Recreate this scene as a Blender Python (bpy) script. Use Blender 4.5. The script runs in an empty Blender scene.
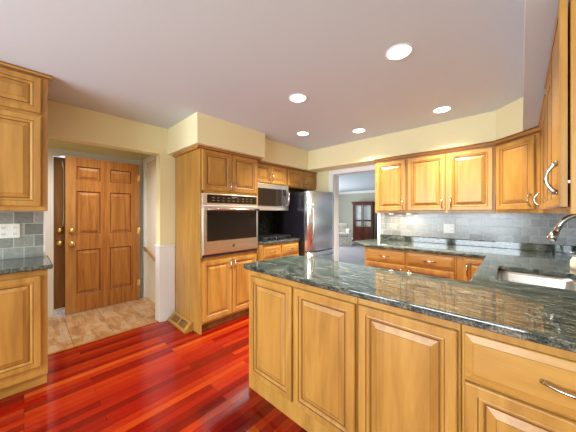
import bpy, bmesh, math, random
from mathutils import Vector, Matrix
from mathutils.geometry import tessellate_polygon
random.seed(4)
PI = math.pi
SC = bpy.context.scene
COL = SC.collection

# ------------------------------------------------------------------ camera
cam_d = bpy.data.cameras.new('camera')
cam = bpy.data.objects.new('camera', cam_d); COL.objects.link(cam)
cam.location = (0, 0, 1.29)
cam.rotation_euler = (PI/2, 0, math.radians(42.75))
cam_d.sensor_width = 36.0
cam_d.lens = 244/576*36
cam_d.shift_y = -3/576
cam_d.clip_start = 0.02
SC.camera = cam

# ------------------------------------------------------------------ world, exposure
SC.view_settings.view_transform = 'Standard'
SC.view_settings.look = 'None'
SC.view_settings.gamma = 1.0
SC.view_settings.use_curve_mapping = False
SC.view_settings.exposure = 0.10
w = bpy.data.worlds.new('world'); SC.world = w; w.use_nodes = True
bg = w.node_tree.nodes['Background']
bg.inputs[0].default_value = (0.75, 0.85, 1.0, 1); bg.inputs[1].default_value = 1.2

# ------------------------------------------------------------------ large area lights (daylight and fill at the rear windows, added fill in the rooms beyond)
def area_light(name, loc, rot, sx, sy, power, color, parent=None, shape='RECTANGLE', spread=PI):
    l = bpy.data.lights.new(name, 'AREA'); l.shape = shape; l.size = sx
    if shape in ('RECTANGLE', 'ELLIPSE'): l.size_y = sy
    l.energy = power; l.color = color; l.spread = spread
    o = bpy.data.objects.new(name, l); COL.objects.link(o)
    o.location = loc; o.rotation_euler = rot
    if parent: o.parent = parent
    return o
DAY = (0.84, 0.93, 1.0)
area_light('window_daylight', (-0.66, -3.02, 1.36), (-PI/2 - math.radians(8), 0, PI), 1.58, 1.46, 115, DAY)  # daylight at the rear window, tilted up to lift the ceiling
area_light('window_daylight', (-2.25, -3.02, 1.36), (-PI/2 - math.radians(8), 0, PI), 1.08, 1.46, 75, DAY)  # added light at the made-up left window, keeps the room bright
area_light('hall_light', (-3.62, 0.45, 2.28), (0, 0, 0), 0.6, 1.0, 12, (1.0, 0.95, 0.86), spread=1.9)  # unseen lamp added to brighten the entry hall
area_light('living_window_daylight', (-7.0, 7.0, 1.4), (0, -PI/2, 0), 1.6, 3.0, 230, (1.0, 0.98, 0.95))  # added area light filling the living room; the wall has no window
CAN_POWER = 19
CAN_COLOR = (1.0, 0.905, 0.765)

# ------------------------------------------------------------------ materials
def mat(name, color=(0.8, 0.8, 0.8), rough=0.5, metal=0.0, spec=0.5, emit=None, estr=0, trans=0, coat=0):
    m = bpy.data.materials.new(name); m.use_nodes = True
    b = m.node_tree.nodes['Principled BSDF']
    b.inputs['Base Color'].default_value = (*color, 1)
    b.inputs['Roughness'].default_value = rough
    b.inputs['Metallic'].default_value = metal
    b.inputs['Specular IOR Level'].default_value = spec
    if coat:
        b.inputs['Coat Weight'].default_value = coat
        b.inputs['Coat Roughness'].default_value = 0.12
    if emit:
        b.inputs['Emission Color'].default_value = (*emit, 1)
        b.inputs['Emission Strength'].default_value = estr
    if trans: b.inputs['Transmission Weight'].default_value = trans
    return m
def NT(m): return m.node_tree.nodes, m.node_tree.links, m.node_tree.nodes['Principled BSDF']
def coords(m, scale=(1, 1, 1), rand=True, rot=(0, 0, 0)):
    n, l, b = NT(m)
    tc = n.new('ShaderNodeTexCoord'); mp = n.new('ShaderNodeMapping')
    mp.inputs['Scale'].default_value = scale; mp.inputs['Rotation'].default_value = rot
    if rand:
        oi = n.new('ShaderNodeObjectInfo'); mu = n.new('ShaderNodeMath'); mu.operation = 'MULTIPLY'; mu.inputs[1].default_value = 37.0
        l.new(oi.outputs['Random'], mu.inputs[0])
        ad = n.new('ShaderNodeVectorMath'); ad.operation = 'ADD'
        l.new(tc.outputs['Object'], ad.inputs[0]); l.new(mu.outputs[0], ad.inputs[1])
        l.new(ad.outputs[0], mp.inputs['Vector'])
    else:
        l.new(tc.outputs['Object'], mp.inputs['Vector'])
    return mp
def noise(m, mp, scale, detail=4, rough=0.55, dist=0.0):
    n, l, b = NT(m); t = n.new('ShaderNodeTexNoise')
    t.inputs['Scale'].default_value = scale; t.inputs['Detail'].default_value = detail
    t.inputs['Roughness'].default_value = rough; t.inputs['Distortion'].default_value = dist
    l.new(mp.outputs[0], t.inputs['Vector']); return t
def ramp(m, src, stops):
    n, l, b = NT(m); r = n.new('ShaderNodeValToRGB'); e = r.color_ramp.elements
    while len(e) < len(stops): e.new(0.5)
    for q, (p, c) in zip(e, stops): q.position = p; q.color = (*c, 1)
    l.new(src, r.inputs[0]); return r
def mix(m, a, b_, fac, mode='MIX'):
    n, l, b = NT(m); x = n.new('ShaderNodeMix'); x.data_type = 'RGBA'; x.blend_type = mode
    for s, v in ((0, fac), (6, a), (7, b_)):
        if hasattr(v, 'is_linked') or hasattr(v, 'links'): l.new(v, x.inputs[s])
        elif isinstance(v, (int, float)): x.inputs[s].default_value = v
        else: x.inputs[s].default_value = (*v, 1)
    return x.outputs[2]
def bump(m, src, strength=0.1, dist=0.01):
    n, l, b = NT(m); u = n.new('ShaderNodeBump'); u.inputs['Strength'].default_value = strength; u.inputs['Distance'].default_value = dist
    l.new(src, u.inputs['Height']); l.new(u.outputs[0], b.inputs['Normal'])

def wood(name, lo, mid, hi, scale, rough=0.38, coat=0.10, wl=(0.26, 0.5, 0.76)):
    m = mat(name, mid, rough, coat=coat)
    mp = coords(m, scale)
    a = noise(m, mp, 1.0, 5, 0.6, 0.6)
    r = ramp(m, a.outputs[0], [(wl[0], lo), (wl[1], mid), (wl[2], hi)])
    mp2 = coords(m, tuple(s*4.5 for s in scale)); f = noise(m, mp2, 1.0, 3, 0.6)
    r2 = ramp(m, f.outputs[0], [(0.35, (0.86, 0.84, 0.80)), (0.6, (1, 1, 1))])
    n, l, b = NT(m)
    l.new(mix(m, r.outputs[0], r2.outputs[0], 0.6, 'MULTIPLY'), b.inputs['Base Color'])
    return m
MLO, MMI, MHI = (0.31, 0.137, 0.025), (0.46, 0.232, 0.046), (0.57, 0.318, 0.077)
M = {}
M['wood'] = wood('honey_maple', MLO, MMI, MHI, (9, 9, 1.1))
M['wood_h'] = wood('honey_maple_cross', MLO, MMI, MHI, (1.1, 9, 9))
M['glaze'] = mat('brown_glaze', (0.16, 0.058, 0.014), 0.45)  # real glaze on doors and drawers; on the crowns it paints in shade
M['oak'] = wood('red_oak_door', (0.27, 0.085, 0.015), (0.47, 0.185, 0.038), (0.60, 0.27, 0.065), (26, 26, 1.6), 0.38)
M['oak_edge'] = wood('oak_edge', (0.40, 0.17, 0.045), (0.54, 0.26, 0.075), (0.6, 0.31, 0.1), (16, 16, 1.3), 0.38)
M['oak_groove'] = mat('oak_groove', (0.14, 0.035, 0.008), 0.5)
M['dark_oak'] = wood('dark_oak', (0.16, 0.062, 0.016), (0.26, 0.11, 0.028), (0.34, 0.155, 0.045), (16, 16, 1.3), 0.4)
M['cherry'] = wood('cherry_curio', (0.055, 0.012, 0.006), (0.09, 0.021, 0.010), (0.13, 0.032, 0.015), (9, 9, 1.3), 0.3)

def plaster(name, c, rough=0.75):
    m = mat(name, c, rough, spec=0.25); mp = coords(m, (1, 1, 1), False)
    a = noise(m, mp, 60, 3); bump(m, a.outputs[0], 0.04, 0.004); return m
M['cream'] = plaster('cream_paint', (0.82, 0.75, 0.47))
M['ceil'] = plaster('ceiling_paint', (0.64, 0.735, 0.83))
M['sage'] = plaster('grey_green_paint', (0.40, 0.42, 0.35))
M['ivory'] = plaster('ivory_paint', (0.90, 0.87, 0.76))
M['trim'] = mat('white_trim', (0.84, 0.87, 0.90), 0.4)
M['white'] = mat('white_plastic', (0.85, 0.87, 0.87), 0.35)
M['slot'] = mat('dark_slot', (0.03, 0.03, 0.03), 0.5)
M['steel'] = mat('stainless_steel', (0.84, 0.90, 0.96), 0.30, 1.0)
M['sinksteel'] = mat('sink_steel', (0.72, 0.70, 0.68), 0.28, 1.0)
M['chrome'] = mat('brushed_nickel', (0.60, 0.59, 0.57), 0.16, 1.0)
M['brass'] = mat('polished_brass', (0.85, 0.62, 0.25), 0.2, 1.0)
M['glass_dark'] = mat('oven_glass', (0.018, 0.013, 0.010), 0.08, spec=0.3)
M['black'] = mat('black_enamel', (0.012, 0.011, 0.016), 0.25)
M['iron'] = mat('cast_iron', (0.016, 0.016, 0.017), 0.55)
M['display'] = mat('display_marks', (0.22, 0.21, 0.2), 0.4)
M['shadowgap'] = mat('dark_recess', (0.05, 0.025, 0.01), 0.7)
M['lens'] = mat('lamp_lens', (1, 1, 1), 0.4, emit=(1.0, 0.95, 0.86), estr=6)
M['carpet'] = mat('carpet', (0.36, 0.35, 0.37), 0.95, spec=0.1)
mp = coords(M['carpet'], (1, 1, 1), False); bump(M['carpet'], noise(M['carpet'], mp, 180, 2).outputs[0], 0.4, 0.01)
M['pane'] = mat('clear_glass', (0.95, 0.98, 1), 0.02, trans=1.0)
M['soap'] = mat('ivory_ceramic', (0.80, 0.66, 0.48), 0.3)
M['paper'] = mat('pale_strap', (0.72, 0.72, 0.66), 0.6)

# hardwood floor: planks along y
m = mat('cherry_floor', (0.3, 0.03, 0.01), 0.12, spec=0.4); M['floor'] = m
n, l, b = NT(m)
mp = coords(m, (1, 1, 1), False, (0, 0, PI/2))
br = n.new('ShaderNodeTexBrick'); br.offset = 0.37; br.offset_frequency = 3
br.inputs['Color1'].default_value = (0, 0, 0, 1); br.inputs['Color2'].default_value = (1, 1, 1, 1)
br.inputs['Mortar'].default_value = (0.0, 0.0, 0.0, 1)
br.inputs['Scale'].default_value = 1.0; br.inputs['Brick Width'].default_value = 0.95
br.inputs['Row Height'].default_value = 0.058; br.inputs['Mortar Size'].default_value = 0.0011; br.inputs['Mortar Smooth'].default_value = 0.1
l.new(mp.outputs[0], br.inputs['Vector'])
r = ramp(m, br.outputs['Color'], [(0.0, (0.15, 0.003, 0.0015)), (0.3, (0.22, 0.005, 0.002)), (0.6, (0.29, 0.010, 0.003)), (0.88, (0.36, 0.026, 0.004)), (1.0, (0.46, 0.075, 0.008))])
mp2 = coords(m, (26, 1.6, 1), False); g = noise(m, mp2, 1.0, 5, 0.6, 0.4)
r2 = ramp(m, g.outputs[0], [(0.3, (0.72, 0.66, 0.6)), (0.6, (1, 1, 1))])
c = mix(m, r.outputs[0], r2.outputs[0], 0.8, 'MULTIPLY')
l.new(mix(m, c, (0.03, 0.003, 0.001), br.outputs['Fac']), b.inputs['Base Color'])
mp3 = coords(m, (7, 0.7, 1), False); g3 = noise(m, mp3, 1.0, 2)
bump(m, g3.outputs[0], 0.05, 0.02)

# entry tile
m = mat('entry_tile', (0.6, 0.35, 0.18), 0.4); M['tile_floor'] = m
n, l, b = NT(m)
mp = coords(m, (1, 1, 1), False)
br = n.new('ShaderNodeTexBrick'); br.offset = 0.0
br.inputs['Color1'].default_value = (0.85, 0.85, 0.85, 1); br.inputs['Color2'].default_value = (1, 1, 1, 1)
br.inputs['Scale'].default_value = 1.0; br.inputs['Brick Width'].default_value = 0.33; br.inputs['Row Height'].default_value = 0.33
br.inputs['Mortar Size'].default_value = 0.004; br.inputs['Mortar'].default_value = (0.5, 0.45, 0.4, 1)
l.new(mp.outputs[0], br.inputs['Vector'])
mp2 = coords(m, (2, 7, 1), False, (0, 0, 0.5)); g = noise(m, mp2, 1.6, 6, 0.65, 0.8)
r = ramp(m, g.outputs[0], [(0.3, (0.27, 0.11, 0.04)), (0.45, (0.44, 0.23, 0.10)), (0.58, (0.56, 0.37, 0.21)), (0.7, (0.38, 0.31, 0.24))])
l.new(mix(m, r.outputs[0], br.outputs['Color'], 1.0, 'MULTIPLY'), b.inputs['Base Color'])

# granite
m = mat('green_granite', (0.05, 0.07, 0.065), 0.05, spec=0.9); M['granite'] = m
n, l, b = NT(m)
mp = coords(m, (14, 62, 30), False, (0, 0, 0.35)); a = noise(m, mp, 1.0, 7, 0.75, 0.5)
r = ramp(m, a.outputs[0], [(0.30, (0.005, 0.011, 0.012)), (0.42, (0.018, 0.034, 0.034)), (0.50, (0.058, 0.078, 0.07)), (0.58, (0.14, 0.145, 0.12)), (0.72, (0.30, 0.28, 0.22))])
mp2 = coords(m, (1, 1, 1), False); a2 = noise(m, mp2, 170, 3, 0.7)
r2 = ramp(m, a2.outputs[0], [(0.38, (0.25, 0.3, 0.3)), (0.52, (1, 1, 1)), (0.68, (1.9, 1.9, 1.8))])
l.new(mix(m, r.outputs[0], r2.outputs[0], 0.9, 'MULTIPLY'), b.inputs['Base Color'])

# slate wall tile; u along the wall, v = z
def slate(name, along, cols, grout, tw, th, rough):
    m = mat(name, cols[1], rough, spec=0.5); n, l, b = NT(m)
    tc = n.new('ShaderNodeTexCoord'); sp = n.new('ShaderNodeSeparateXYZ'); cb = n.new('ShaderNodeCombineXYZ')
    l.new(tc.outputs['Object'], sp.inputs[0])
    l.new(sp.outputs[along], cb.inputs[0]); l.new(sp.outputs[2], cb.inputs[1])
    br = n.new('ShaderNodeTexBrick'); br.offset = 0.5
    br.inputs['Color1'].default_value = (0, 0, 0, 1); br.inputs['Color2'].default_value = (1, 1, 1, 1); br.inputs['Mortar'].default_value = (0.5, 0.5, 0.5, 1)
    br.inputs['Scale'].default_value = 1.0; br.inputs['Brick Width'].default_value = tw; br.inputs['Row Height'].default_value = th
    br.inputs['Mortar Size'].default_value = 0.0028; br.inputs['Mortar Smooth'].default_value = 0.2
    l.new(cb.outputs[0], br.inputs['Vector'])
    r = ramp(m, br.outputs['Color'], [(0.0, cols[0]), (0.5, cols[1]), (1.0, cols[2])])
    mp = coords(m, (1, 1, 1), False); a = noise(m, mp, 28, 6, 0.7, 0.5)
    r2 = ramp(m, a.outputs[0], [(0.3, (0.68, 0.68, 0.68)), (0.55, (1, 1, 1)), (0.75, (1.25, 1.22, 1.15))])
    c = mix(m, r.outputs[0], r2.outputs[0], 0.8, 'MULTIPLY')
    l.new(mix(m, c, grout, br.outputs['Fac']), b.inputs['Base Color'])
    inv = n.new('ShaderNodeMath'); inv.operation = 'SUBTRACT'; inv.inputs[0].default_value = 1.0
    l.new(br.outputs['Fac'], inv.inputs[1])
    ad = n.new('ShaderNodeMath'); ad.operation = 'MULTIPLY_ADD'; ad.inputs[1].default_value = 0.35
    l.new(a.outputs[0], ad.inputs[0]); l.new(inv.outputs[0], ad.inputs[2]); bump(m, ad.outputs[0], 0.35, 0.003)
    return m
TC = ((0.17, 0.185, 0.175), (0.28, 0.30, 0.28), (0.40, 0.43, 0.415))
TB = ((0.24, 0.25, 0.25), (0.29, 0.305, 0.305), (0.38, 0.40, 0.40))
M['slate_y'] = slate('slate_tile_side', 1, TC, (0.50, 0.53, 0.52), 0.118, 0.1, 0.3)
M['slate_x'] = slate('slate_tile_back', 0, TB, (0.42, 0.435, 0.435), 0.125, 0.088, 0.17)

# floral upholstery
m = mat('floral_fabric', (0.6, 0.55, 0.5), 0.9, spec=0.1); M['floral'] = m
n, l, b = NT(m); mp = coords(m, (1, 1, 1), False); a = noise(m, mp, 11, 4, 0.6, 1.5)
r = ramp(m, a.outputs[0], [(0.36, (0.30, 0.27, 0.22)), (0.48, (0.62, 0.58, 0.50)), (0.58, (0.70, 0.67, 0.60)), (0.7, (0.45, 0.28, 0.24))])
l.new(r.outputs[0], b.inputs['Base Color'])

# ------------------------------------------------------------------ mesh helpers
class MB:
    def __init__(s): s.bm = bmesh.new()
    def box(s, x0, x1, y0, y1, z0, z1, mi=0, bev=0.0, seg=2):
        v = [s.bm.verts.new((x, y, z)) for z in (z0, z1) for y in (y0, y1) for x in (x0, x1)]
        fs = [s.bm.faces.new([v[i] for i in q]) for q in ((0, 2, 3, 1), (4, 5, 7, 6), (0, 1, 5, 4), (2, 6, 7, 3), (0, 4, 6, 2), (1, 3, 7, 5))]
        for f in fs: f.material_index = mi
        if bev:
            es = list({e for f in fs for e in f.edges})
            res = bmesh.ops.bevel(s.bm, geom=es, offset=bev, segments=seg, affect='EDGES', profile=0.5)
            for f in res['faces']: f.material_index = mi
        return s
    def tube(s, pts, rad, seg=10, mi=0, caps=True):
        pts = [Vector(p) for p in pts]
        if not isinstance(rad, (list, tuple)): rad = [rad]*len(pts)
        rings = []; up = None
        for i, p in enumerate(pts):
            t = (pts[min(i+1, len(pts)-1)] - pts[max(i-1, 0)]).normalized()
            if up is None:
                up = Vector((0, 0, 1)) if abs(t.z) < 0.9 else Vector((1, 0, 0))
            side = t.cross(up).normalized(); up = side.cross(t).normalized()
            rings.append([s.bm.verts.new(p + (side*math.cos(a) + up*math.sin(a))*rad[i]) for a in [2*PI*k/seg for k in range(seg)]])
        for a, b2 in zip(rings, rings[1:]):
            for k in range(seg):
                f = s.bm.faces.new((a[k], a[(k+1) % seg], b2[(k+1) % seg], b2[k])); f.smooth = True; f.material_index = mi
        if caps:
            for rr in (rings[0][::-1], rings[-1]):
                f = s.bm.faces.new(rr); f.material_index = mi
        return s
    def lathe(s, prof, center=(0, 0, 0), axis='z', seg=24, mi=0, caps=True):
        c = Vector(center); rings = []
        for r_, h in prof:
            ring = []
            for k in range(seg):
                a = 2*PI*k/seg; u, v = r_*math.cos(a), r_*math.sin(a)
                d = {'z': (u, v, h), 'y': (u, h, v), 'x': (h, u, v)}[axis]
                ring.append(s.bm.verts.new(c + Vector(d)))
            rings.append(ring)
        for a, b2 in zip(rings, rings[1:]):
            for k in range(seg):
                f = s.bm.faces.new((a[k], a[(k+1) % seg], b2[(k+1) % seg], b2[k])); f.smooth = True; f.material_index = mi
        for rr in ((rings[0], rings[-1]) if caps else ()):
            try:
                f = s.bm.faces.new(rr); f.material_index = mi
            except Exception: pass
        return s
    def prism(s, poly, z0, z1, holes=(), mi=0, bev=0.0, seg=3):
        loops = [list(poly)] + [list(h) for h in holes]
        flat = [p for lp in loops for p in lp]
        tris = tessellate_polygon([[Vector((p[0], p[1], 0)) for p in lp] for lp in loops])
        bot = [s.bm.verts.new((p[0], p[1], z0)) for p in flat]; top = [s.bm.verts.new((p[0], p[1], z1)) for p in flat]
        fs = []
        for t in tris:
            fs.append(s.bm.faces.new([top[i] for i in t])); fs.append(s.bm.faces.new([bot[i] for i in reversed(t)]))
        o = 0; side_edges = []
        for lp in loops:
            k = len(lp)
            for i in range(k):
                a, b2 = o+i, o+(i+1) % k
                f = s.bm.faces.new((bot[a], bot[b2], top[b2], top[a])); fs.append(f)
                side_edges += [e for e in f.edges]
            o += k
        for f in fs: f.material_index = mi
        bmesh.ops.recalc_face_normals(s.bm, faces=fs)
        if bev:
            es = list(set(side_edges))
            bmesh.ops.bevel(s.bm, geom=es, offset=bev, segments=seg, affect='EDGES', profile=0.5)
        return s
    def extrude_profile(s, prof, axis, a0, a1, mi=0):
        """profile of 2-D points extruded along an axis: 'x' -> points are (y,z); 'y' -> (x,z)"""
        def P(p, t): return (t, p[0], p[1]) if axis == 'x' else (p[0], t, p[1])
        A = [s.bm.verts.new(P(p, a0)) for p in prof]; B = [s.bm.verts.new(P(p, a1)) for p in prof]
        fs = [s.bm.faces.new(A), s.bm.faces.new(B[::-1])]
        for i in range(len(prof)):
            j = (i+1) % len(prof); fs.append(s.bm.faces.new((A[i], A[j], B[j], B[i])))
        for f in fs: f.material_index = mi
        bmesh.ops.recalc_face_normals(s.bm, faces=fs)
        return s
    def rings(s, x0, x1, z0, z1, prof, close=True, back=True):
        """front-facing (toward -y) nested rectangles; prof = (inset, y, material of the strip reaching this ring)"""
        prev = None
        for ins, y, mi in prof:
            cur = [s.bm.verts.new(p) for p in ((x0+ins, y, z0+ins), (x1-ins, y, z0+ins), (x1-ins, y, z1-ins), (x0+ins, y, z1-ins))]
            if prev:
                for k in range(4):
                    f = s.bm.faces.new((prev[k], prev[(k+1) % 4], cur[(k+1) % 4], cur[k])); f.material_index = mi
            elif back:
                f = s.bm.faces.new(cur[::-1]); f.material_index = mi
            prev = cur
        if close:
            f = s.bm.faces.new(prev); f.material_index = prof[-1][2]
        return s
    def done(s, name, mats, parent=None, loc=(0, 0, 0), rz=0.0, kind=None, smooth=False):
        me = bpy.data.meshes.new(name)
        bmesh.ops.recalc_face_normals(s.bm, faces=s.bm.faces)
        s.bm.to_mesh(me); s.bm.free()
        if not isinstance(mats, (list, tuple)): mats = [mats]
        for q in mats: me.materials.append(M[q] if isinstance(q, str) else q)
        if smooth:
            for p in me.polygons: p.use_smooth = True
        o = bpy.data.objects.new(name, me); COL.objects.link(o)
        o.location = loc; o.rotation_euler = (0, 0, rz)
        if parent: o.parent = parent
        if kind: o['kind'] = kind
        return o
def thing(name, label, cat, loc=(0, 0, 0), rz=0.0, group=None):
    o = bpy.data.objects.new(name, None); COL.objects.link(o); o.empty_display_size = 0.1
    o.location = loc; o.rotation_euler = (0, 0, rz); o['label'] = label; o['category'] = cat
    if group: o['group'] = group
    return o
def tag(o, label, cat, group=None):
    o['label'] = label; o['category'] = cat
    if group: o['group'] = group
    return o
def S(name, mb, mats, label=None, cat=None):
    o = mb.done(name, mats, kind='structure')
    return o

# ------------------------------------------------------------------ the room
XL, XR, YB, YF, ZC, ZS = -3.08, 0.46, 3.50, -3.2, 2.31, 2.00
S('floor', MB().box(XL-0.02, XR+0.1, YF-0.1, YB+0.06, -0.06, 0), 'floor')
S('ceiling', MB().box(XL-0.12, XR+0.1, YF-0.1, YB+0.12, ZC, ZC+0.08), 'ceil')
WT = 0.12
# left wall: solid before the opening, header over it, solid after it
S('wall_left', MB().box(XL-WT, XL, YF, 0.125, 0, ZC).box(XL-WT, XL, 0.125, 1.095, 1.99, ZC).box(XL-WT, XL, 1.095, YB+WT, 0, ZC), 'cream')
S('wall_back', MB().box(XL, -2.19, YB, YB+WT, 0, ZC).box(-2.19, -1.455, YB, YB+WT, 1.94, ZC).box(-1.455, XR+WT, YB, YB+WT, 0, ZC), 'cream')
S('wall_right', MB().box(XR, XR+WT, YF, YB, 0, ZC), 'cream')
S('wall_front', MB().box(XL-WT, XR+WT, YF-WT, YF, 0, 0.62).box(XL-WT, XR+WT, YF-WT, YF, 2.1, ZC).box(XL-WT, -2.8, YF-WT, YF, 0.62, 2.1).box(-1.7, -1.46, YF-WT, YF, 0.62, 2.1).box(0.14, XR+WT, YF-WT, YF, 0.62, 2.1), 'cream')
for k, (x0, x1) in enumerate(((-1.46, 0.14), (-2.8, -1.7))):  # the second, left window is unseen and added to bring in light
    wn = S('window_%d' % (k+1), MB().box(x0, x1, YF-0.10, YF-0.09, 0.62, 2.1), 'pane')
    f = MB(); xm = (x0+x1)/2
    for x in (x0, xm-0.02, x1-0.04): f.box(x, x+0.04, YF-0.11, YF-0.03, 0.62, 2.1)
    for z in (0.62, 2.06): f.box(x0, x1, YF-0.11, YF-0.03, z, z+0.04)
    f.done('window_frame', 'trim', wn)
# soffits
S('soffit_left', MB().box(XL, -2.34, 1.185, 2.10, ZS, ZC).box(XL, -2.49, 2.10, YB, ZS, ZC), 'cream')
S('soffit_back', MB().prism([(-2.49, YB), (-2.49, 3.19), (-0.13, 3.19), (0.060, 2.975), (0.060, YB)], ZS+0.001, ZC), 'cream')
sr = MB(); srp = [(0.0602, YB, 1.982), (0.0602, 2.975, 2.001), (0.012, 0.0, 2.138), (-0.03, YF, 2.28), (XR, YF, 2.28), (XR, 0.0, 2.138), (XR, 2.975, 2.001), (XR, YB, 1.982)]
lo = [sr.bm.verts.new((x, y, max(z, 2.001))) for x, y, z in srp]; hi = [sr.bm.verts.new((x, y, ZC)) for x, y, z in srp]
for q in ((0, 1, 6, 7), (1, 2, 5, 6), (2, 3, 4, 5)):
    sr.bm.faces.new([lo[i] for i in q]); sr.bm.faces.new([hi[i] for i in q])
for i in range(8): sr.bm.faces.new((lo[i], lo[(i+1) % 8], hi[(i+1) % 8], hi[i]))
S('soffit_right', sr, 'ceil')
# white end panel with chair rail beside the opening, on the short wall
S('trim_1', MB().box(XL+0.001, XL+0.014, 1.095, 1.262, 0, 0.88).box(XL-WT-0.002, XL+0.014, 1.085, 1.095, 0, 0.88).box(XL-WT-0.01, XL+0.03, 1.072, 1.262, 0.88, 0.905, bev=0.004)
  .box(XL+0.014, XL+0.022, 1.10, 1.235, 0.0, 0.12), 'trim')
# casing of the back opening
S('trim_2', MB().box(-2.28, -2.185, YB-0.02, YB-0.001, 0, 1.93).box(-2.195, -2.18, YB-0.02, YB+WT+0.01, 0, 1.93).box(-1.465, -1.45, YB-0.02, YB+WT+0.01, 0, 1.93)
  .box(-1.465, -1.41, YB-0.02, YB-0.001, 0, 1.93).box(-2.28, -1.41, YB-0.021, YB-0.001, 1.925, 1.998).box(-2.195, -1.45, YB-0.02, YB+WT+0.01, 1.925, 1.94), 'trim')
# back and side wall tile
S('wall_back_tile', MB().box(-1.408, XR-0.012, YB-0.012, YB-0.001, 0.915, 1.315), 'slate_x')
S('wall_right_tile', MB().box(XR-0.012, XR-0.001, 1.1, YB-0.013, 0.915, 1.315), 'slate_y')
S('wall_left_tile', MB().box(XL+0.001, XL+0.013, -0.79, 0.118, 0.912, 1.32), 'slate_y')
S('wall_left_edge', MB().box(XL+0.001, XL+0.016, 0.118, 0.125, 0.94, 1.31), 'white')

# entry hall
HX = -4.24
S('floor_entry', MB().box(HX-0.3, XL-0.02, -0.8, 1.9, -0.06, 0), 'tile_floor')
S('trim_3', MB().box(XL-0.045, XL-0.015, 0.125, 1.09, -0.01, 0.004), 'oak')
S('ceiling_entry', MB().box(HX-0.3, XL-WT, -0.8, 1.9, ZC, ZC+0.06), 'ceil')
S('wall_entry_west', MB().box(HX-0.1, HX, -0.8, 0.245, 0, ZC).box(HX-0.1, HX, 0.245, 1.20, 2.035, ZC).box(HX-0.1, HX, 1.20, 1.9, 0, ZC), 'cream')
S('wall_entry_south', MB().box(HX, XL-WT, -0.86, -0.8, 0, ZC), 'cream')
S('wall_entry_north', MB().box(HX, -4.12, 1.25, 1.275, 0, ZC).box(-4.12, XL-WT, 1.25, 1.275, 2.04, ZC), 'cream')
S('wall_stair', MB().box(HX-0.1, XL-WT, 1.276, 1.36, 0, ZC), 'ivory')
S('trim_4', MB().box(HX, HX+0.02, 0.165, 0.25, 0, 2.03).box(HX, HX+0.02, 0.165, 1.235, 2.03, 2.10).box(HX, HX+0.02, 1.18, 1.245, 0, 2.03).box(HX-0.1, HX, 1.172, 1.20, 0, 2.03), 'trim')
S('trim_5', MB().box(-4.18, -4.11, 1.232, 1.249, 0, 2.04).box(-4.18, XL-WT, 1.232, 1.249, 2.04, 2.10).box(-4.125, -4.112, 1.249, 1.2755, 0, 2.04), 'trim')

def door_knob(name, x, z, y, parent, r=0.032, ln=0.055, m_='brass'):
    MB().lathe([(0.0, y), (r*1.15, y), (r*1.15, y-0.006), (r*0.45, y-0.010), (r*0.42, y-ln*0.5), (r*0.95, y-ln*0.7), (r, y-ln*0.85), (r*0.6, y-ln), (0.001, y-ln)], (x, 0, z), 'y', 16).done(name, m_, parent)
def six_panel(w_, h, t, groove, rows, cols_):
    """six-panel door in its own frame: x 0..w, front at y=-t"""
    mb = MB(); mb.box(0, w_, -t+0.012, 0, 0, h)
    xs = [0] + [q for c2 in cols_ for q in c2] + [w_]; zs = [0] + [q for r_ in rows for q in r_] + [h]
    for i in range(len(xs)-1):
        for j in range(len(zs)-1):
            if i % 2 and j % 2:
                mb.rings(xs[i], xs[i+1], zs[j], zs[j+1], [(0, -t, 0), (0.008, -t+0.010, 1), (0.016, -t+0.010, 0), (0.045, -t+0.001, 0), (0.047, -t, 0)], back=False)
            else:
                mb.box(xs[i], xs[i+1], -t, -t+0.0125, zs[j], zs[j+1])
    return mb
ROWS = [(0.23, 0.805), (1.005, 1.565), (1.71, 1.885)]
COLS = [(0.108, 0.352), (0.46, 0.71)]
d1 = six_panel(0.815, 2.0, 0.042, 'oak_groove', ROWS, COLS).done('door_1', ['oak', 'oak_groove'], None, (-4.165, 0.352, 0.008), PI/2 + math.radians(-1.5), kind='structure')
tag(d1, 'red oak six panel entry door standing ajar across the tiled entry', 'door')
MB().box(0.0005, 0.095, -0.0432, -0.0415, 0.0, 2.0).done('latch_stile', 'oak_edge', d1)
door_knob('door_knob', 0.062, 0.887, -0.043, d1)
door_knob('deadbolt', 0.062, 1.055, -0.043, d1, 0.029, 0.022)
for z in (0.25, 1.02, 1.80):
    MB().lathe([(0.0, -0.045), (0.007, -0.045), (0.007, 0.045), (0.0, 0.045)], (0.82, -0.045, z), 'z', 10).box(0.79, 0.815, -0.045, -0.042, z-0.045, z+0.045).done('hinge', 'brass', d1)
d2 = MB().box(0, 0.94, -0.04, 0, 0.05, 2.0).rings(0.20, 0.78, 0.25, 1.85, [(0, -0.0405, 0), (0.01, -0.034, 0), (0.03, -0.034, 0), (0.05, -0.0402, 0)], back=False).done('door_2', 'dark_oak', None, (-4.29, 0.253, 0.0), PI/2, kind='structure')
tag(d2, 'dark brown outer door just behind the edge of the oak entry door', 'door')
door_knob('door_knob', 0.058, 0.905, -0.04, d2)
door_knob('deadbolt', 0.058, 1.065, -0.04, d2, 0.029, 0.022)
MB().box(0.0, 0.94, -0.043, -0.038, 0.05, 0.075).done('door_sweep', 'white', d2)
mb = MB(); mb.tube([(0.078, -0.045, 1.96), (0.085, -0.05, 1.90), (0.093, -0.05, 1.84), (0.094, -0.05, 1.4), (0.093, -0.05, 1.22), (0.088, -0.05, 1.12)], [0.003, 0.009, 0.004, 0.003, 0.005, 0.009], 8); mb.done('pull_strap', 'paper', d2)
ds = MB().box(-4.222, -4.19, 0.25, 0.30, 2.00, 2.045, bev=0.004).box(-4.215, -4.196, 0.298, 0.322, 2.01, 2.028, bev=0.003).done('door_sensor', 'white')
tag(ds, 'small white contact sensor at the top corner of the entry door casing', 'sensor')
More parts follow.
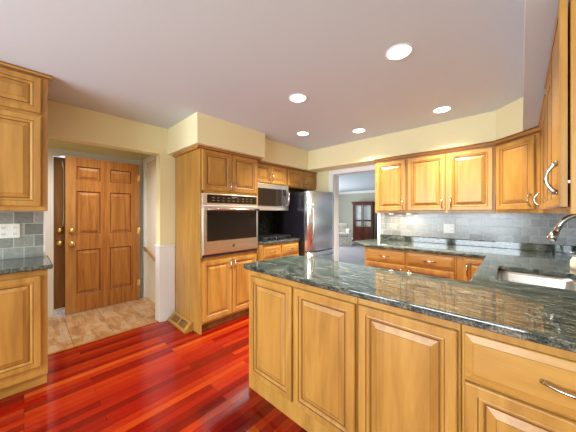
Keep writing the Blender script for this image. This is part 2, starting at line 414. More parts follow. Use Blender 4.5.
hr = thing('handrail', 'short wooden handrail on the pale stair wall beyond the entry', 'handrail', (-4.0, 1.276, 0.0))
MB().tube([(-0.07, -0.05, 0.768), (0.55, -0.05, 0.60)], 0.017, 10).done('rail', 'oak', hr)
MB().tube([(-0.08, -0.001, 0.70), (-0.08, -0.035, 0.705), (-0.08, -0.05, 0.745)], 0.008, 8).done('bracket', 'brass', hr)

# living room beyond the opening
LX, LY = -7.2, 10.7
S('floor_living', MB().box(LX, 0.6, YB+0.06, LY, -0.06, 0.0), 'carpet')
S('ceiling_living', MB().box(LX, 0.6, YB+WT, LY, ZC, ZC+0.06), 'ceil')
S('wall_living_back', MB().box(LX, 0.6, LY, LY+0.1, 0, ZC), 'sage')
S('wall_living_left', MB().box(LX-0.1, LX, YB, LY+0.1, 0, ZC), 'sage')
S('wall_living_right', MB().box(0.6, 0.7, YB, LY+0.1, 0, ZC), 'sage')
S('trim_6', MB().extrude_profile([(LY-0.001, ZC-0.001), (LY-0.09, ZC-0.001), (LY-0.08, ZC-0.025), (LY-0.03, ZC-0.08), (LY-0.001, ZC-0.10)], 'x', LX, 0.6), 'trim')
S('baseboard_living', MB().box(LX, 0.6, LY-0.015, LY-0.001, 0, 0.1), 'trim')

# ------------------------------------------------------------------ cabinet builders (front at y = 0 facing -y, x to the right)
DT = 0.02
def raised_door(x0, x1, z0, z1, rail=0.046):
    t = -DT
    return MB().rings(x0, x1, z0, z1, [(0, 0.0, 0), (0, t+0.006, 0), (0.002, t+0.002, 0), (0.006, t, 0), (rail-0.007, t, 0), (rail-0.004, t+0.004, 1), (rail, t+0.003, 0), (rail+0.008, t+0.006, 0), (rail+0.012, t+0.012, 0), (rail+0.018, t+0.012, 1), (rail+0.044, t+0.002, 0), (rail+0.0455, t+0.002, 1), (rail+0.048, t+0.002, 0)])
def drawer_front(x0, x1, z0, z1):
    t = -DT
    return MB().rings(x0, x1, z0, z1, [(0, 0.0, 0), (0, t+0.010, 0), (0.002, t+0.008, 0), (0.026, t+0.001, 0), (0.027, t, 1), (0.029, t, 0)])
def pull(x, z, y, parent, vertical=True, L=0.105, out=0.028, fat=1.15):
    mb = MB(); pts, rad = [], []
    for k in range(13):
        s = -1 + 2*k/12; o = out*(1-abs(s)**2.2)
        p = (x, y-0.004-o, z+s*L/2) if vertical else (x+s*L/2, y-0.004-o, z)
        pts.append(p); rad.append(fat*(0.0042 + 0.003*abs(s)**3 + 0.0012*max(0, 1-abs(s)*4)))
    mb.tube(pts, rad, 10)
    for s in (-1, 1):
        c = (x, 0, z+s*L/2) if vertical else (x+s*L/2, 0, z)
        mb.lathe([(0, y), (0.008, y), (0.0085, y-0.004), (0.006, y-0.009), (0, y-0.0095)], c, 'y', 12)
    return mb.done('handle', 'chrome', parent)
def put_door(root, x0, x1, z0, z1, handle=None, rail=0.046, hl=0.105):
    d = raised_door(x0, x1, z0, z1, rail).done('door', ['wood', 'glaze'], root)
    if handle: pull(handle[0], handle[1], -DT, d, True, hl)
    return d
def put_drawer(root, x0, x1, z0, z1, handle=True, hl=0.105, hx=None):
    d = drawer_front(x0, x1, z0, z1).done('drawer', ['wood_h', 'glaze'], root)
    if handle: pull((x0+x1)/2 if hx is None else hx, (z0+z1)/2, -DT, d, False, hl)
    return d
def carcass(root, w_, d, z0, z1, toe=0.0, recess=0.06):
    MB().box(0, w_, 0, d, z0+toe, z1, bev=0.002, seg=1).done('carcass', 'wood', root)
    if toe: MB().box(0.002, w_-0.002, recess, d, z0, z0+toe).done('toe_kick', 'wood_h', root)
def crown(root, x0, x1, z0, z1, out, ends=()):
    """small crown along the front, returned along the ends listed"""
    prof = [(0.0, z0), (-0.012, z0), (-0.016, z0+(z1-z0)*0.35), (-out*0.7, z0+(z1-z0)*0.7), (-out, z0+(z1-z0)*0.8), (-out, z1), (0.0, z1)]
    mb = MB(); e0 = x0 - (out if 'l' in ends else 0); e1 = x1 + (out if 'r' in ends else 0)
    n0 = len(mb.bm.faces); mb.extrude_profile(prof, 'x', e0, e1); mb.bm.faces.ensure_lookup_table(); mb.bm.faces[3].material_index = 1; mb.bm.faces[6].material_index = 1  # dark lower fillet and top band put the crown's shade into its colour
    return mb

# ------------------------------------------------------------------ left cabinet stack (faces +x)
R90 = PI/2
GW = 'honey maple wall cabinets'; GB = 'honey maple base cabinets'
t = thing('wall_cabinet', 'maple wall cabinet reaching the ceiling at the left edge, beside the entry opening', 'cabinet', (-2.54, -0.78, 0), R90, GW)
W = 0.90   # local x 0..0.90 -> world y -0.78..0.12
MB().box(0, W, 0, 0.52, 1.305, 2.309, bev=0.002, seg=1).done('carcass', 'wood', t)
for a, b2 in ((0.02, 0.44), (0.45, 0.866)):
    put_door(t, a, b2, 1.338, 1.99); put_door(t, a, b2, 2.012, 2.268)
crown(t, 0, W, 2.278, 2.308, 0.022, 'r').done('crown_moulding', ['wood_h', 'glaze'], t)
t = thing('base_cabinet', 'maple base cabinet at the left edge, under the dark countertop beside the entry', 'cabinet', (-2.55, -0.78, 0), R90, GB)
carcass(t, W, 0.51, 0.0, 0.878, 0.095)
for a, b2 in ((0.02, 0.44), (0.45, 0.866)): put_door(t, a, b2, 0.17, 0.832)
ct = MB().prism([(XL+0.014, -0.79), (-2.49, -0.79), (-2.49, 0.145), (XL+0.014, 0.145)], 0.88, 0.912, bev=0.008).done('countertop', 'granite')
tag(ct, 'short dark granite countertop below the tiled wall at the left edge', 'countertop', 'granite countertops')

def outlet(loc, rz, w_, h, label, marks, group='wall outlets'):
    t = thing('wall_outlet', label, 'outlet', loc, rz, group)
    MB().box(-w_/2, w_/2, -0.006, 0, -h/2, h/2, bev=0.003).done('cover_plate', 'white', t)
    for kind, x, z in marks:
        mb = MB()
        if kind == 'h':      # receptacle turned on its side
            mb.box(x-0.0135, x+0.0135, -0.008, -0.005, z-0.016, z+0.016, bev=0.002)
            r_ = mb.done('receptacle', 'white', t)
            MB().box(x-0.007, x-0.001, -0.0088, -0.0075, z-0.0085, z-0.005).box(x-0.007, x+0.001, -0.0088, -0.0075, z+0.005, z+0.0085).box(x+0.004, x+0.009, -0.0088, -0.0075, z-0.0025, z+0.0025).done('slots', 'slot', r_)
        elif kind == 'v':
            mb.box(x-0.016, x+0.016, -0.008, -0.005, z-0.0135, z+0.0135, bev=0.002)
            r_ = mb.done('receptacle', 'white', t)
            MB().box(x-0.0085, x-0.005, -0.0088, -0.0075, z-0.003, z+0.006).box(x+0.005, x+0.0085, -0.0088, -0.0075, z-0.003, z+0.006).box(x-0.0025, x+0.0025, -0.0088, -0.0075, z-0.009, z-0.004).done('slots', 'slot', r_)
        else:
            r_ = mb.box(x-0.006, x+0.006, -0.012, -0.005, z-0.012, z+0.012, bev=0.002).done('switch_toggle', 'white', t)
    return t
outlet((XL+0.0135, -0.085, 1.142), R90, 0.125, 0.118, 'white double outlet plate on the slate tile at the left edge', [('h', -0.03, 0), ('h', 0.032, 0.026), ('h', 0.032, -0.026), ('h', -0.03, 0.04)][1:3] + [('v', -0.03, 0.026), ('v', -0.03, -0.026)])

# ------------------------------------------------------------------ tall oven cabinet (faces +x), world y 1.265..2.06
t = thing('oven_cabinet', 'tall maple oven cabinet housing the built-in stainless oven', 'cabinet', (-2.44, 1.265, 0), R90)
W = 0.795; D = 0.62
mb = MB().box(0, 0.02, 0, D, 0.0, 1.999).box(W-0.02, W, 0, D, 0, 1.999).box(0.02, W-0.02, D-0.015, D, 0.1, 1.999)
for z0, z1 in ((0.095, 0.13), (0.75, 0.806), (1.505, 1.545), (1.965, 1.999)): mb.box(0.02, W-0.02, 0.0, D-0.015, z0, z1)
mb.box(0.02, 0.033, 0, 0.02, 0.13, 1.965).box(W-0.04, W-0.02, 0, 0.02, 0.13, 1.965)
mb.done('carcass', 'wood', t)
MB().box(0.02, W-0.02, 0.06, 0.075, 0.0, 0.095).done('toe_kick', 'dark_oak', t)
put_door(t, 0.022, 0.388, 1.538, 1.972, (0.362, 1.60), hl=0.09); put_door(t, 0.396, 0.765, 1.538, 1.972, (0.422, 1.60), hl=0.09)
put_door(t, 0.022, 0.388, 0.118, 0.765, (0.362, 0.69), hl=0.09); put_door(t, 0.396, 0.765, 0.118, 0.765, (0.422, 0.69), hl=0.09)
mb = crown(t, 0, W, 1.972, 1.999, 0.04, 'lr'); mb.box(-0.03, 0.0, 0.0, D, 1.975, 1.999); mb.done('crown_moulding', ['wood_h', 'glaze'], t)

o = thing('wall_oven', 'stainless built-in wall oven with dark glass window in the tall cabinet', 'oven', (-2.44, 1.265, 0), R90)
MB().box(0.04, 0.75, 0.001, 0.5, 0.812, 1.50).done('oven_box', 'black', o)
MB().box(0.012, 0.762, -0.022, -0.0005, 0.812, 1.502, bev=0.004).done('trim_frame', 'steel', o)
cp = MB().box(0.012, 0.762, -0.036, -0.0222, 1.384, 1.502, bev=0.004).done('control_panel', 'steel', o)
MB().box(0.062, 0.745, -0.0385, -0.0355, 1.398, 1.490, bev=0.002).done('control_glass', 'glass_dark', cp)
for k in range(9):
    for z in (1.425, 1.455): MB().box(0.12+k*0.066, 0.12+k*0.066+(0.020 if k % 3 else 0.03), -0.0392, -0.0384, z, z+0.006).done('button_mark', 'display', cp)
MB().box(0.37, 0.45, -0.0392, -0.0384, 1.468, 1.480).done('clock_display', 'display', cp)
dr = MB().box(0.012, 0.762, -0.045, -0.0222, 0.842, 1.374, bev=0.006).done('oven_door', 'steel', o)
MB().box(0.055, 0.735, -0.0475, -0.0445, 0.985, 1.345, bev=0.003).done('oven_window', 'glass_dark', dr)
mb = MB(); mb.tube([(0.07, -0.045, 1.33), (0.07, -0.08, 1.33)], 0.010).tube([(0.72, -0.045, 1.33), (0.72, -0.08, 1.33)], 0.010)
mb.tube([(0.045, -0.083, 1.33), (0.2, -0.088, 1.33), (0.395, -0.090, 1.33), (0.6, -0.088, 1.33), (0.745, -0.083, 1.33)], 0.013, 12).done('oven_handle', 'chrome', dr)
MB().lathe([(0, -0.0465), (0.017, -0.0465), (0.019, -0.044), (0.019, -0.040), (0, -0.040)], (0.395, 0, 0.915), 'y', 20).done('badge', 'slot', dr)
MB().box(0.012, 0.762, -0.030, -0.0222, 0.814, 0.838).done('vent_gap', 'slot', o)

# wooden floor register against the side of the oven cabinet
rg = thing('floor_register', 'sloped wooden floor vent box at the foot of the oven cabinet side', 'vent', (-2.60, 1.264, 0))
mb = MB().extrude_profile([(0.0, 0.0), (-0.10, 0.0), (-0.10, 0.018), (-0.018, 0.092), (0.0, 0.092)], 'x', -0.44, 0.02)
mb.done('register_box', 'wood_h', rg)
sl = Vector((0, 0.082, 0.074)).normalized(); nn = Vector((0, -0.074, 0.082)).normalized()
for x0, x1 in ((-0.38, -0.225), (-0.19, -0.035)):
    mb = MB(); fr = Vector((0, -0.10, 0.018))
    def q(x, s_, h): p = fr + sl*s_ + nn*h; return (x, p.y, p.z)
    vs = [mb.bm.verts.new(q(x, s_, h)) for h in (-0.002, 0.002) for s_ in (0.02, 0.09) for x in (x0, x1)]
    for idx in ((0, 2, 3, 1), (4, 5, 7, 6), (0, 1, 5, 4), (2, 6, 7, 3), (0, 4, 6, 2), (1, 3, 7, 5)): mb.bm.faces.new([vs[i] for i in idx])
    g = mb.done('grille', 'shadowgap', rg)
    mb = MB()
    for k in range(6):
        x = x0 + (x1-x0)*(k+0.5)/6
        mb.tube([q(x, 0.02, 0.003), q(x, 0.09, 0.003)], 0.0035, 6)
    mb.done('slats', 'wood_h', g)

# ------------------------------------------------------------------ stove run (faces +x)
t = thing('wall_cabinet', 'short two-door maple wall cabinet directly above the microwave', 'cabinet', (-2.56, 2.063, 0), R90, GW)
MB().box(0, 0.667, 0, 0.5, 1.692, 1.999, bev=0.002, seg=1).done('carcass', 'wood', t)
put_door(t, 0.02, 0.322, 1.712, 1.965, (0.297, 1.80), 0.04, 0.09); put_door(t, 0.33, 0.647, 1.712, 1.965, (0.355, 1.80), 0.04, 0.09)
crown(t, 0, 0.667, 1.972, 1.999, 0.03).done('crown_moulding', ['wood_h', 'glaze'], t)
t = thing('wall_cabinet', 'short two-door maple wall cabinet above the refrigerator', 'cabinet', (-2.56, 2.732, 0), R90, GW)
MB().box(0, 0.765, 0, 0.5, 1.692, 1.999, bev=0.002, seg=1).done('carcass', 'wood', t)
put_door(t, 0.03, 0.385, 1.712, 1.965, None, 0.04); put_door(t, 0.40, 0.745, 1.712, 1.965, (0.42, 1.80), 0.04, 0.09)
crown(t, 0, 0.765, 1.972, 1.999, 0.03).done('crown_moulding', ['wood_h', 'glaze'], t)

o = thing('microwave', 'stainless over-the-range microwave above the gas cooktop', 'microwave', (-2.50, 2.066, 0), R90)
MB().box(0, 0.618, 0, 0.55, 1.325, 1.690).done('microwave_body', 'black', o)
MB().box(0.0, 0.618, -0.03, -0.0005, 1.635, 1.690, bev=0.004).done('top_vent', 'steel', o)
dr = MB().box(0.0, 0.618, -0.034, -0.0005, 1.375, 1.633, bev=0.004).done('microwave_door', 'steel', o)
MB().box(0.02, 0.475, -0.0365, -0.0335, 1.385, 1.628, bev=0.002).done('microwave_window', 'glass_dark', dr)
MB().tube([(0.585, -0.034, 1.61), (0.585, -0.062, 1.59), (0.585, -0.072, 1.50), (0.585, -0.062, 1.41), (0.585, -0.034, 1.39)], 0.011, 10).done('handle', 'chrome', dr)
cp = MB().box(0.482, 0.56, -0.0365, -0.0335, 1.385, 1.628, bev=0.002).done('control_panel', 'glass_dark', dr)
for k in range(5):
    for j in range(3): MB().box(0.490+j*0.022, 0.504+j*0.022, -0.0373, -0.036, 1.40+k*0.03, 1.408+k*0.03).done('button', 'display', cp)
MB().box(0.0, 0.618, -0.03, -0.0005, 1.326, 1.372, bev=0.004).done('bottom_rail', 'steel', o)

t = thing('base_cabinet', 'maple base cabinet with two drawers under the gas cooktop', 'cabinet', (-2.36, 2.063, 0), R90, GB)
carcass(t, 0.727, 0.70, 0.0, 0.878, 0.1)
put_drawer(t, 0.02, 0.333, 0.705, 0.85, hl=0.085); put_drawer(t, 0.352, 0.705, 0.705, 0.85, hl=0.085)
put_door(t, 0.02, 0.333, 0.13, 0.68, (0.31, 0.60)); put_door(t, 0.352, 0.705, 0.13, 0.68, (0.375, 0.60))
ct = thing('countertop', 'small granite countertop holding the gas cooktop beside the refrigerator', 'countertop', (0, 0, 0), 0, 'granite countertops')
MB().prism([(-3.06, 2.064), (-2.335, 2.064), (-2.335, 2.792), (-3.06, 2.792)], 0.88, 0.914, bev=0.007).done('slab', 'granite', ct)
MB().box(XL+0.002, XL+0.02, 2.064, 3.0, 0.916, 1.33).done('backsplash', 'granite', ct)
ck = thing('cooktop', 'black gas cooktop with cast-iron grates on the small granite counter', 'cooktop', (-2.66, 2.42, 0.914), R90)
MB().box(-0.30, 0.30, -0.25, 0.25, 0.0005, 0.012, bev=0.004).done('cooktop_base', 'black', ck)
for gx in (-0.145, 0.145):
    mb = MB()
    for yy in (-0.22, 0.0, 0.22): mb.box(gx-0.135, gx+0.135, yy-0.007, yy+0.007, 0.034, 0.048, bev=0.003)
    for xx in (-0.13, -0.045, 0.045, 0.13): mb.box(gx+xx-0.006, gx+xx+0.006, -0.22, 0.22, 0.034, 0.048, bev=0.003)
    for xx in (-0.125, 0.125):
        for yy in (-0.215, 0.215): mb.box(gx+xx-0.008, gx+xx+0.008, yy-0.008, yy+0.008, 0.0115, 0.036)
    mb.done('grate', 'iron', ck)
    for yy in (-0.11, 0.11):
        MB().lathe([(0, 0.0115), (0.045, 0.0115), (0.045, 0.02), (0.03, 0.022), (0.03, 0.030), (0, 0.031)], (gx, yy, 0), 'z', 18).done('burner', 'iron', ck)
for k in range(4):
    MB().lathe([(0, 0.0115), (0.017, 0.0115), (0.015, 0.034), (0, 0.035)], (-0.12+k*0.08, -0.235, 0), 'z', 14).done('control_knob', 'black', ck)

# refrigerator (faces +x), world y 2.80..3.47
fr = thing('refrigerator', 'stainless bottom-freezer refrigerator with black sides beside the doorway', 'refrigerator', (-2.26, 2.802, 0), R90)
W = 0.685
MB().box(0, W, 0, 0.60, 0.03, 1.600, bev=0.006).done('fridge_body', 'black', fr)
def bulged(x0, x1, z0, z1, y0, y1, bul):
    N = 14; pts = [(x0, y0)]
    for k in range(N+1):
        s = k/N; e = min(1, min(s, 1-s)/0.05)
        pts.append((x0+(x1-x0)*s, y1 + (1-math.sqrt(e*(2-e)))*0.02 - bul*(1-(2*s-1)**2)))
    pts.append((x1, y0))
    mb = MB(); mb.prism(pts, z0, z1)
    for f in mb.bm.faces: f.smooth = abs(f.normal.z) < 0.5 and f.normal.y < -0.2
    return mb
d = bulged(0.0, W, 0.724, 1.612, -0.006, -0.075, 0.035).done('fridge_door', 'steel', fr)
mb = MB(); pts = []
for k in range(17):
    s = k/16; pts.append((0.055, -0.082-0.05*(1-(2*s-1)**6), 0.86+0.58*s))
mb.tube(pts, 0.011, 10).done('handle', 'chrome', d)
d = bulged(0.0, W, 0.09, 0.708, -0.006, -0.075, 0.035).done('freezer_drawer', 'steel', fr)
mb = MB(); pts = []
for k in range(17):
    s = k/16; pts.append((0.05+0.575*s, -0.085-0.045*(1-(2*s-1)**6)-0.03*(1-(2*s-1)**2), 0.655))
mb.tube(pts, 0.011, 10).done('handle', 'chrome', d)
MB().box(0.02, W-0.02, -0.03, 0.0, 0.03, 0.085).done('base_grille', 'black', fr)
MB().box(0.60, 0.67, -0.06, 0.03, 1.6125, 1.628, bev=0.004).done('hinge_cover', 'black', fr)

# ------------------------------------------------------------------ back uppers (face -y)
t = thing('wall_cabinet', 'single-door maple wall cabinet beside the living room doorway', 'cabinet', (-1.352, 3.17, 0), 0, GW)
MB().box(0, 0.396, 0, 0.317, 1.29, 1.999, bev=0.002, seg=1).done('carcass', 'wood', t)
put_door(t, 0.022, 0.385, 1.318, 1.942, (0.355, 1.40), hl=0.1)
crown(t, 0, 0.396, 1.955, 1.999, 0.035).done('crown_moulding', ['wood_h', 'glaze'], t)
t = thing('wall_cabinet', 'two-door maple wall cabinet on the back wall above the white outlet', 'cabinet', (-0.955, 3.17, 0), 0, GW)
MB().box(0, 0.823, 0, 0.317, 1.29, 1.999, bev=0.002, seg=1).done('carcass', 'wood', t)
put_door(t, 0.012, 0.402, 1.318, 1.942, (0.372, 1.40), hl=0.1); put_door(t, 0.424, 0.805, 1.318, 1.942, (0.454, 1.40), hl=0.1)
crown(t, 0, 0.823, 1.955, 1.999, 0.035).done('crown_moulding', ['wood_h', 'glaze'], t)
# diagonal corner cabinet
t = thing('wall_cabinet', 'angled maple corner wall cabinet where the back and right walls meet', 'cabinet', (-0.13, 3.17, 0), -PI/4, GW)
L = math.hypot(0.306, 0.306)
ca, sa = math.cos(PI/4), math.sin(PI/4)
def w2l(x, y): dx, dy = x+0.13, y-3.17; return (dx*ca-dy*sa, dx*sa+dy*ca)
MB().prism([w2l(*p) for p in ((-0.13, 3.17), (0.176, 2.864), (0.445, 2.864), (0.445, 3.485), (-0.13, 3.485))], 1.29, 1.999).done('carcass', 'wood', t)
put_door(t, 0.025, L-0.055, 1.318, 1.942, (L-0.078, 1.40), hl=0.1)
crown(t, 0, L, 1.955, 1.999, 0.035).done('crown_moulding', ['wood_h', 'glaze'], t)
# right run, faces -x : local x runs toward the camera (-y)
RS = -R90 - math.radians(1.09)
t = thing('wall_cabinet', 'maple wall cabinet on the right wall next to the angled corner cabinet', 'cabinet', (0.176, 2.862, 0), RS, GW)
MB().box(0, 0.783, 0, 0.265, 1.288, 1.999, bev=0.002, seg=1).done('carcass', 'wood', t)
put_door(t, 0.03, 0.40, 1.312, 1.942, (0.06, 1.40), hl=0.1); put_door(t, 0.41, 0.775, 1.312, 1.942)
crown(t, 0, 0.783, 1.955, 1.999, 0.027).done('crown_moulding', ['wood_h', 'glaze'], t)
t = thing('wall_cabinet', 'nearest maple wall cabinet at the right edge, its end facing the camera', 'cabinet', (0.1608, 2.077, 0), RS, GW)
MB().box(0, 0.39, 0, 0.278, 1.286, 2.034, bev=0.002, seg=1).box(0.39, 0.785, 0, 0.278, 1.286, 2.057, bev=0.002, seg=1).done('carcass', 'wood', t)
put_door(t, 0.01, 0.385, 1.318, 1.985)
d = put_door(t, 0.395, 0.788, 1.312, 2.052, None)
d.location.y = -0.007
pull(0.742, 1.42, -DT, d, True, 0.11, 0.026, 1.5)
MB().lathe([(0, -0.007), (0.006, -0.007), (0.006, 0.0), (0, 0.0)], (0.781, 0, 1.40), 'y', 10).done('bumper', 'white', t)
crown(t, 0, 0.39, 1.99, 2.026, 0.027).done('crown_moulding', ['wood_h', 'glaze'], t)

# ------------------------------------------------------------------ back base cabinets (face -y)
t = thing('base_cabinet', 'maple base cabinet under the free end of the back counter, beside the doorway', 'cabinet', (-1.33, 2.82, 0), 0, GB)
carcass(t, 0.472, 0.66, 0.0, 0.878, 0.1)
put_drawer(t, 0.022, 0.462, 0.735, 0.862); put_door(t, 0.022, 0.462, 0.13, 0.715, (0.43, 0.63))
t = thing('base_cabinet', 'middle maple base cabinet with wide drawer on the back wall', 'cabinet', (-0.856, 2.82, 0), 0, GB)
carcass(t, 0.452, 0.66, 0.0, 0.878, 0.1)
put_drawer(t, 0.012, 0.438, 0.735, 0.862); put_door(t, 0.012, 0.438, 0.13, 0.715, (0.04, 0.63))
t = thing('base_cabinet', 'maple corner base cabinet with full-height door behind the sink counter', 'cabinet', (-0.402, 2.82, 0), 0, GB)
carcass(t, 0.85, 0.66, 0.0, 0.878, 0.1)
put_door(t, 0.06, 0.245, 0.13, 0.862, (0.085, 0.76), 0.035)

# right-run sink cabinet: open shell so the bowl has room (faces -x)
t = thing('base_cabinet', 'maple sink base cabinet on the right, under the stainless sink', 'cabinet', (-0.14, 2.80, 0), -R90, GB)
MB().box(0, 0.02, 0, 0.585, 0.1, 0.70).box(1.13, 1.15, 0, 0.585, 0.1, 0.70).box(0.02, 1.13, 0.0, 0.02, 0.1, 0.878).box(0.02, 1.13, 0.02, 0.585, 0.1, 0.12).done('carcass', 'wood', t)
MB().box(0.0, 1.15, 0.06, 0.075, 0, 0.0995).done('toe_kick', 'wood_h', t)
put_door(t, 0.15, 0.56, 0.13, 0.862, (0.53, 0.76)); put_door(t, 0.57, 0.98, 0.13, 0.862, (0.60, 0.76))

# ------------------------------------------------------------------ peninsula (front faces -y)
YP = 1.132
t = thing('base_cabinet', 'peninsula end cabinet with two plain raised panels at its free end', 'cabinet', (-1.442, YP, 0), 0, GB)
MB().box(0, 0.869, 0, 0.49, 0.0, 0.878, bev=0.003, seg=1).done('carcass', 'wood', t)
put_door(t, 0.036, 0.439, 0.125, 0.835); put_door(t, 0.456, 0.863, 0.125, 0.835)
t = thing('base_cabinet', 'peninsula cabinet with one tall raised-panel door, between end panels and drawer', 'cabinet', (-0.571, YP, 0), 0, GB)
MB().box(0, 0.424, 0, 0.49, 0.0, 0.878, bev=0.003, seg=1).done('carcass', 'wood', t)
put_door(t, 0.010, 0.414, 0.125, 0.84)
t = thing('base_cabinet', 'peninsula cabinet with a drawer over a door, nearest at the lower right', 'cabinet', (-0.145, YP, 0), 0, GB)
MB().box(0, 0.59, 0, 0.49, 0.0, 0.878, bev=0.003, seg=1).done('carcass', 'wood', t)
put_drawer(t, 0.010, 0.56, 0.675, 0.842, True, 0.125, 0.275)
put_door(t, 0.010, 0.56, 0.125, 0.663, (0.52, 0.57))

# ------------------------------------------------------------------ big granite top: peninsula, sink run and back run in one slab
def rrect(x0, x1, y0, y1, r, n_=5):
    pts = []
    for cx, cy, a0 in ((x1-r, y1-r, 0), (x0+r, y1-r, PI/2), (x0+r, y0+r, PI), (x1-r, y0+r, 1.5*PI)):
        for k in range(n_+1):
            a = a0 + PI/2*k/n_; pts.append((cx+r*math.cos(a), cy+r*math.sin(a)))
    return pts
SX0, SX1, SY0, SY1 = -0.075, 0.275, 1.82, 2.315
ct = thing('countertop', 'large glossy green granite countertop of peninsula, sink run and back wall', 'countertop', (0, 0, 0), 0, 'granite countertops')
outer = [(-1.425, 1.09), (XR-0.002, 1.09), (XR-0.002, YB-0.013), (-1.49, YB-0.022), (-1.575, 3.01), (-1.345, 2.79), (-0.18, 2.79), (-0.18, 1.66), (-1.40, 1.66), (-1.455, 1.61), (-1.475, 1.12), (-1.467, 1.10)]
MB().prism(outer, 0.88, 0.914, holes=[rrect(SX0, SX1, SY0, SY1, 0.028)], bev=0.007).done('slab', 'granite', ct)
mb = MB().box(-1.408, XR-0.032, YB-0.032, YB-0.0125, 0.9145, 0.985, bev=0.003).box(XR-0.032, XR-0.0125, 1.1, YB-0.0125, 0.9145, 0.985, bev=0.003)
mb.done('backsplash', 'granite', ct)

# sink
sk = thing('sink', 'stainless undermount sink bowl in the granite at the right', 'sink', (0, 0, 0))
mb = MB(); loops = []
for dx, z, r in ((0.012, 0.8775, 0.05), (-0.004, 0.8775, 0.042), (-0.006, 0.86, 0.045), (-0.012, 0.75, 0.05), (-0.03, 0.725, 0.05), (-0.08, 0.718, 0.04)):
    loops.append([mb.bm.verts.new((x, y, z)) for x, y in rrect(SX0-dx, SX1+dx, SY0-dx, SY1+dx, r)])
for a, b2 in zip(loops, loops[1:]):
    for k in range(len(a)):
        f_ = mb.bm.faces.new((a[k], a[(k+1) % len(a)], b2[(k+1) % len(a)], b2[k])); f_.smooth = True
mb.bm.faces.new(loops[-1])
o = mb.done('bowl', 'sinksteel', sk)
md = o.modifiers.new('thick', 'SOLIDIFY'); md.thickness = 0.002; md.offset = 1
MB().lathe([(0, 0.7195), (0.045, 0.7195), (0.045, 0.722), (0.03, 0.7205), (0, 0.7205)], ((SX0+SX1)/2, (SY0+SY1)/2, 0), 'z', 20).done('drain', 'chrome', sk)

# faucet
fc = thing('faucet', 'brushed nickel gooseneck faucet arching over the sink', 'faucet', (0.392, 2.12, 0.9145))
MB().lathe([(0, 0), (0.03, 0), (0.03, 0.012), (0.022, 0.03), (0.018, 0.06), (0.018, 0.14), (0.0, 0.14)], (0, 0, 0), 'z', 20).done('base', 'chrome', fc)
mb = MB(); pts = [(0, 0, 0.12), (0, 0, 0.27)]; rad = [0.015, 0.014]
for k in range(1, 13):
    a = PI*k/12*0.86; pts.append((-0.10+0.10*math.cos(a), 0, 0.27+0.10*math.sin(a))); rad.append(0.0135)
pts.append((-0.212, 0, 0.262)); rad.append(0.015)
mb.tube(pts, rad, 14).done('spout', 'chrome', fc)
mb = MB(); mb.tube([(-0.210, 0, 0.266), (-0.222, 0, 0.238), (-0.231, 0, 0.215)], [0.017, 0.021, 0.023], 14).done('spray_head', 'chrome', fc)
mb = MB(); mb.tube([(0, 0, 0.10), (0, -0.05, 0.115), (0, -0.09, 0.145)], [0.009, 0.007, 0.006], 10).done('lever', 'chrome', fc)
sp = thing('soap_dispenser', 'rounded ivory soap dispenser with chrome cap on the counter behind the sink', 'dispenser', (0.318, 2.52, 0.9145))
MB().lathe([(0, 0), (0.034, 0), (0.038, 0.02), (0.036, 0.055), (0.024, 0.078), (0.0, 0.078)], (0, 0, 0), 'z', 20).done('bottle', 'soap', sp)
MB().lathe([(0, 0.0782), (0.02, 0.0782), (0.018, 0.092), (0.008, 0.096), (0.007, 0.115), (0, 0.116)], (0, 0, 0), 'z', 16).tube([(0, 0, 0.11), (-0.03, 0, 0.112), (-0.042, 0, 0.104)], 0.005, 8).done('pump', 'chrome', sp)

outlet((-0.572, YB-0.0125, 1.103), 0, 0.115, 0.112, 'white outlet and switch plate on the slate tile below the two-door cabinet', [('v', 0.026, 0.024), ('v', 0.026, -0.024), ('s', -0.027, 0)])

# under-cabinet puck lights at the doorway end
for k, x in enumerate((-1.20, -0.98)):
    t = thing('puck_light', ('round under-cabinet light nearest the living room doorway', 'round under-cabinet light one step right of the doorway one')[k], 'light', (x, 3.33, 1.2895), 0, 'under-cabinet lights')
    MB().lathe([(0, 0), (0.035, 0), (0.035, -0.010), (0.028, -0.012), (0, -0.012)], (0, 0, 0), 'z', 18).done('housing', 'white', t)
    MB().lathe([(0, -0.0121), (0.026, -0.0121), (0.026, -0.014), (0, -0.014)], (0, 0, 0), 'z', 18).done('lens', 'lens', t)
    area_light('puck_lamp', (0, 0, -0.016), (0, 0, 0), 0.05, 0.05, 1.5, (1.0, 0.84, 0.64), t, 'DISK')

# ------------------------------------------------------------------ recessed ceiling lights
CANS = [((-0.533, 1.612), 'largest recessed ceiling light, nearest the camera above the peninsula'),
        ((-1.404, 1.649), 'recessed ceiling light above the free end of the peninsula'),
        ((-1.984, 2.429), 'recessed ceiling light nearest the cooktop and oven'),
        ((-1.403, 2.811), 'recessed ceiling light in front of the living room doorway'),
        ((-0.518, 2.796), 'recessed ceiling light nearest the back right corner cabinets')]
for (x, y), lab in CANS:
    t = thing('recessed_light', lab, 'ceiling light', (x, y, ZC-0.0005), 0, 'recessed ceiling lights')
    MB().lathe([(0.068, 0), (0.082, 0), (0.083, -0.004), (0.078, -0.006), (0.070, -0.005), (0.068, 0)], (0, 0, 0), 'z', 32, caps=False).done('trim_ring', 'white', t)
    MB().lathe([(0, -0.0005), (0.0685, -0.0005), (0.0685, -0.0045), (0, -0.007)], (0, 0, 0), 'z', 32).done('lens', 'lens', t)
    area_light('can_lamp', (0, 0, -0.012), (0, 0, 0), 0.12, 0.12, CAN_POWER, CAN_COLOR, t, 'DISK', 2.0)

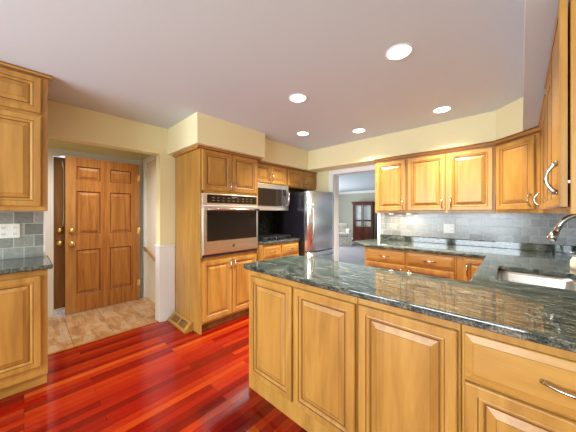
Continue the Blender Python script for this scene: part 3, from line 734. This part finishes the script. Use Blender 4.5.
# ------------------------------------------------------------------ living room furniture
t = thing('curio_cabinet', 'tall dark cherry curio cabinet with glass doors against the far wall', 'curio cabinet', (-4.93, 10.22, 0), math.radians(16))
W, D, H = 0.86, 0.36, 1.80
MB().box(-W/2-0.03, W/2+0.03, -0.03, D+0.02, 0, 0.09, bev=0.01).done('base', 'cherry', t)
MB().box(-W/2-0.05, W/2+0.05, -0.05, D+0.03, H-0.07, H, bev=0.015).box(-W/2-0.02, W/2+0.02, -0.02, D, H-0.11, H-0.07).done('crown_moulding', 'cherry', t)
MB().box(-W/2, W/2, D-0.02, D, 0.09, H-0.11).done('mirror_back', 'steel', t)  # mirror added so the glass doors show a pale reflection
for s in (-1, 1):
    for y in (0.02, D-0.06): MB().box(s*W/2-0.025-s*0.025, s*W/2+0.025-s*0.025, y-0.02, y+0.03, 0.09, H-0.11).done('post', 'cherry', t)
    dd = MB().box(s*0.20-0.19, s*0.20-0.15, -0.01, 0.02, 0.09, H-0.11).box(s*0.20+0.15, s*0.20+0.19, -0.01, 0.02, 0.09, H-0.11)
    for z in (0.09, 0.62, 0.92, H-0.17): dd.box(s*0.20-0.15, s*0.20+0.15, -0.01, 0.02, z, z+0.06)
    dd = dd.done('door', 'cherry', t)
    MB().box(s*0.20-0.15, s*0.20+0.15, 0.0, 0.006, 0.62, H-0.11).done('glass_pane', 'pane', dd)
    MB().box(s*0.20-0.15, s*0.20+0.15, 0.0, 0.012, 0.15, 0.62).done('lower_panel', 'cherry', dd)
for z in (0.64, 0.94, 1.3): MB().box(-W/2+0.03, W/2-0.03, 0.05, D-0.02, z, z+0.012).done('shelf', 'pane' if z > 1 else 'cherry', t)
t = thing('armchair', 'floral skirted armchair beside the dark curio cabinet in the living room', 'armchair', (-5.17, 8.7, 0), math.radians(40))
MB().box(-0.40, 0.40, -0.38, 0.36, 0.20, 0.36, bev=0.03).done('seat_base', 'floral', t)
mb = MB(); N = 64; ring_b, ring_t = [], []
per = []
for k in range(N):
    s = k/N*4; i = int(s); u = s-i
    c4 = [(-0.40, -0.38), (0.40, -0.38), (0.40, 0.36), (-0.40, 0.36)]
    a, b2 = c4[i], c4[(i+1) % 4]; x, y = a[0]+(b2[0]-a[0])*u, a[1]+(b2[1]-a[1])*u
    e = 1.03 + (0.02 if k % 2 else -0.01)
    ring_b.append(mb.bm.verts.new((x*e, y*e, 0.0))); ring_t.append(mb.bm.verts.new((x*1.0, y*1.0, 0.26)))
for k in range(N): mb.bm.faces.new((ring_b[k], ring_b[(k+1) % N], ring_t[(k+1) % N], ring_t[k]))
o = mb.done('skirt', 'floral', t)
md = o.modifiers.new('thick', 'SOLIDIFY'); md.thickness = 0.006
MB().box(-0.27, 0.27, -0.37, 0.22, 0.362, 0.50, bev=0.05, seg=3).done('seat_cushion', 'floral', t)
for s in (-1, 1):
    MB().box(s*0.345-0.07, s*0.345+0.07, -0.38, 0.30, 0.34, 0.56, bev=0.03).tube([(s*0.35, -0.39, 0.57), (s*0.35, 0.30, 0.57)], 0.085, 16).done('armrest', 'floral', t)
mb = MB().extrude_profile([(0.20, 0.36), (0.36, 0.36), (0.44, 0.80), (0.40, 0.86), (0.32, 0.86), (0.25, 0.80)], 'x', -0.36, 0.36)
bmesh.ops.bevel(mb.bm, geom=list(mb.bm.edges), offset=0.03, segments=3, affect='EDGES')
mb.done('backrest', 'floral', t)
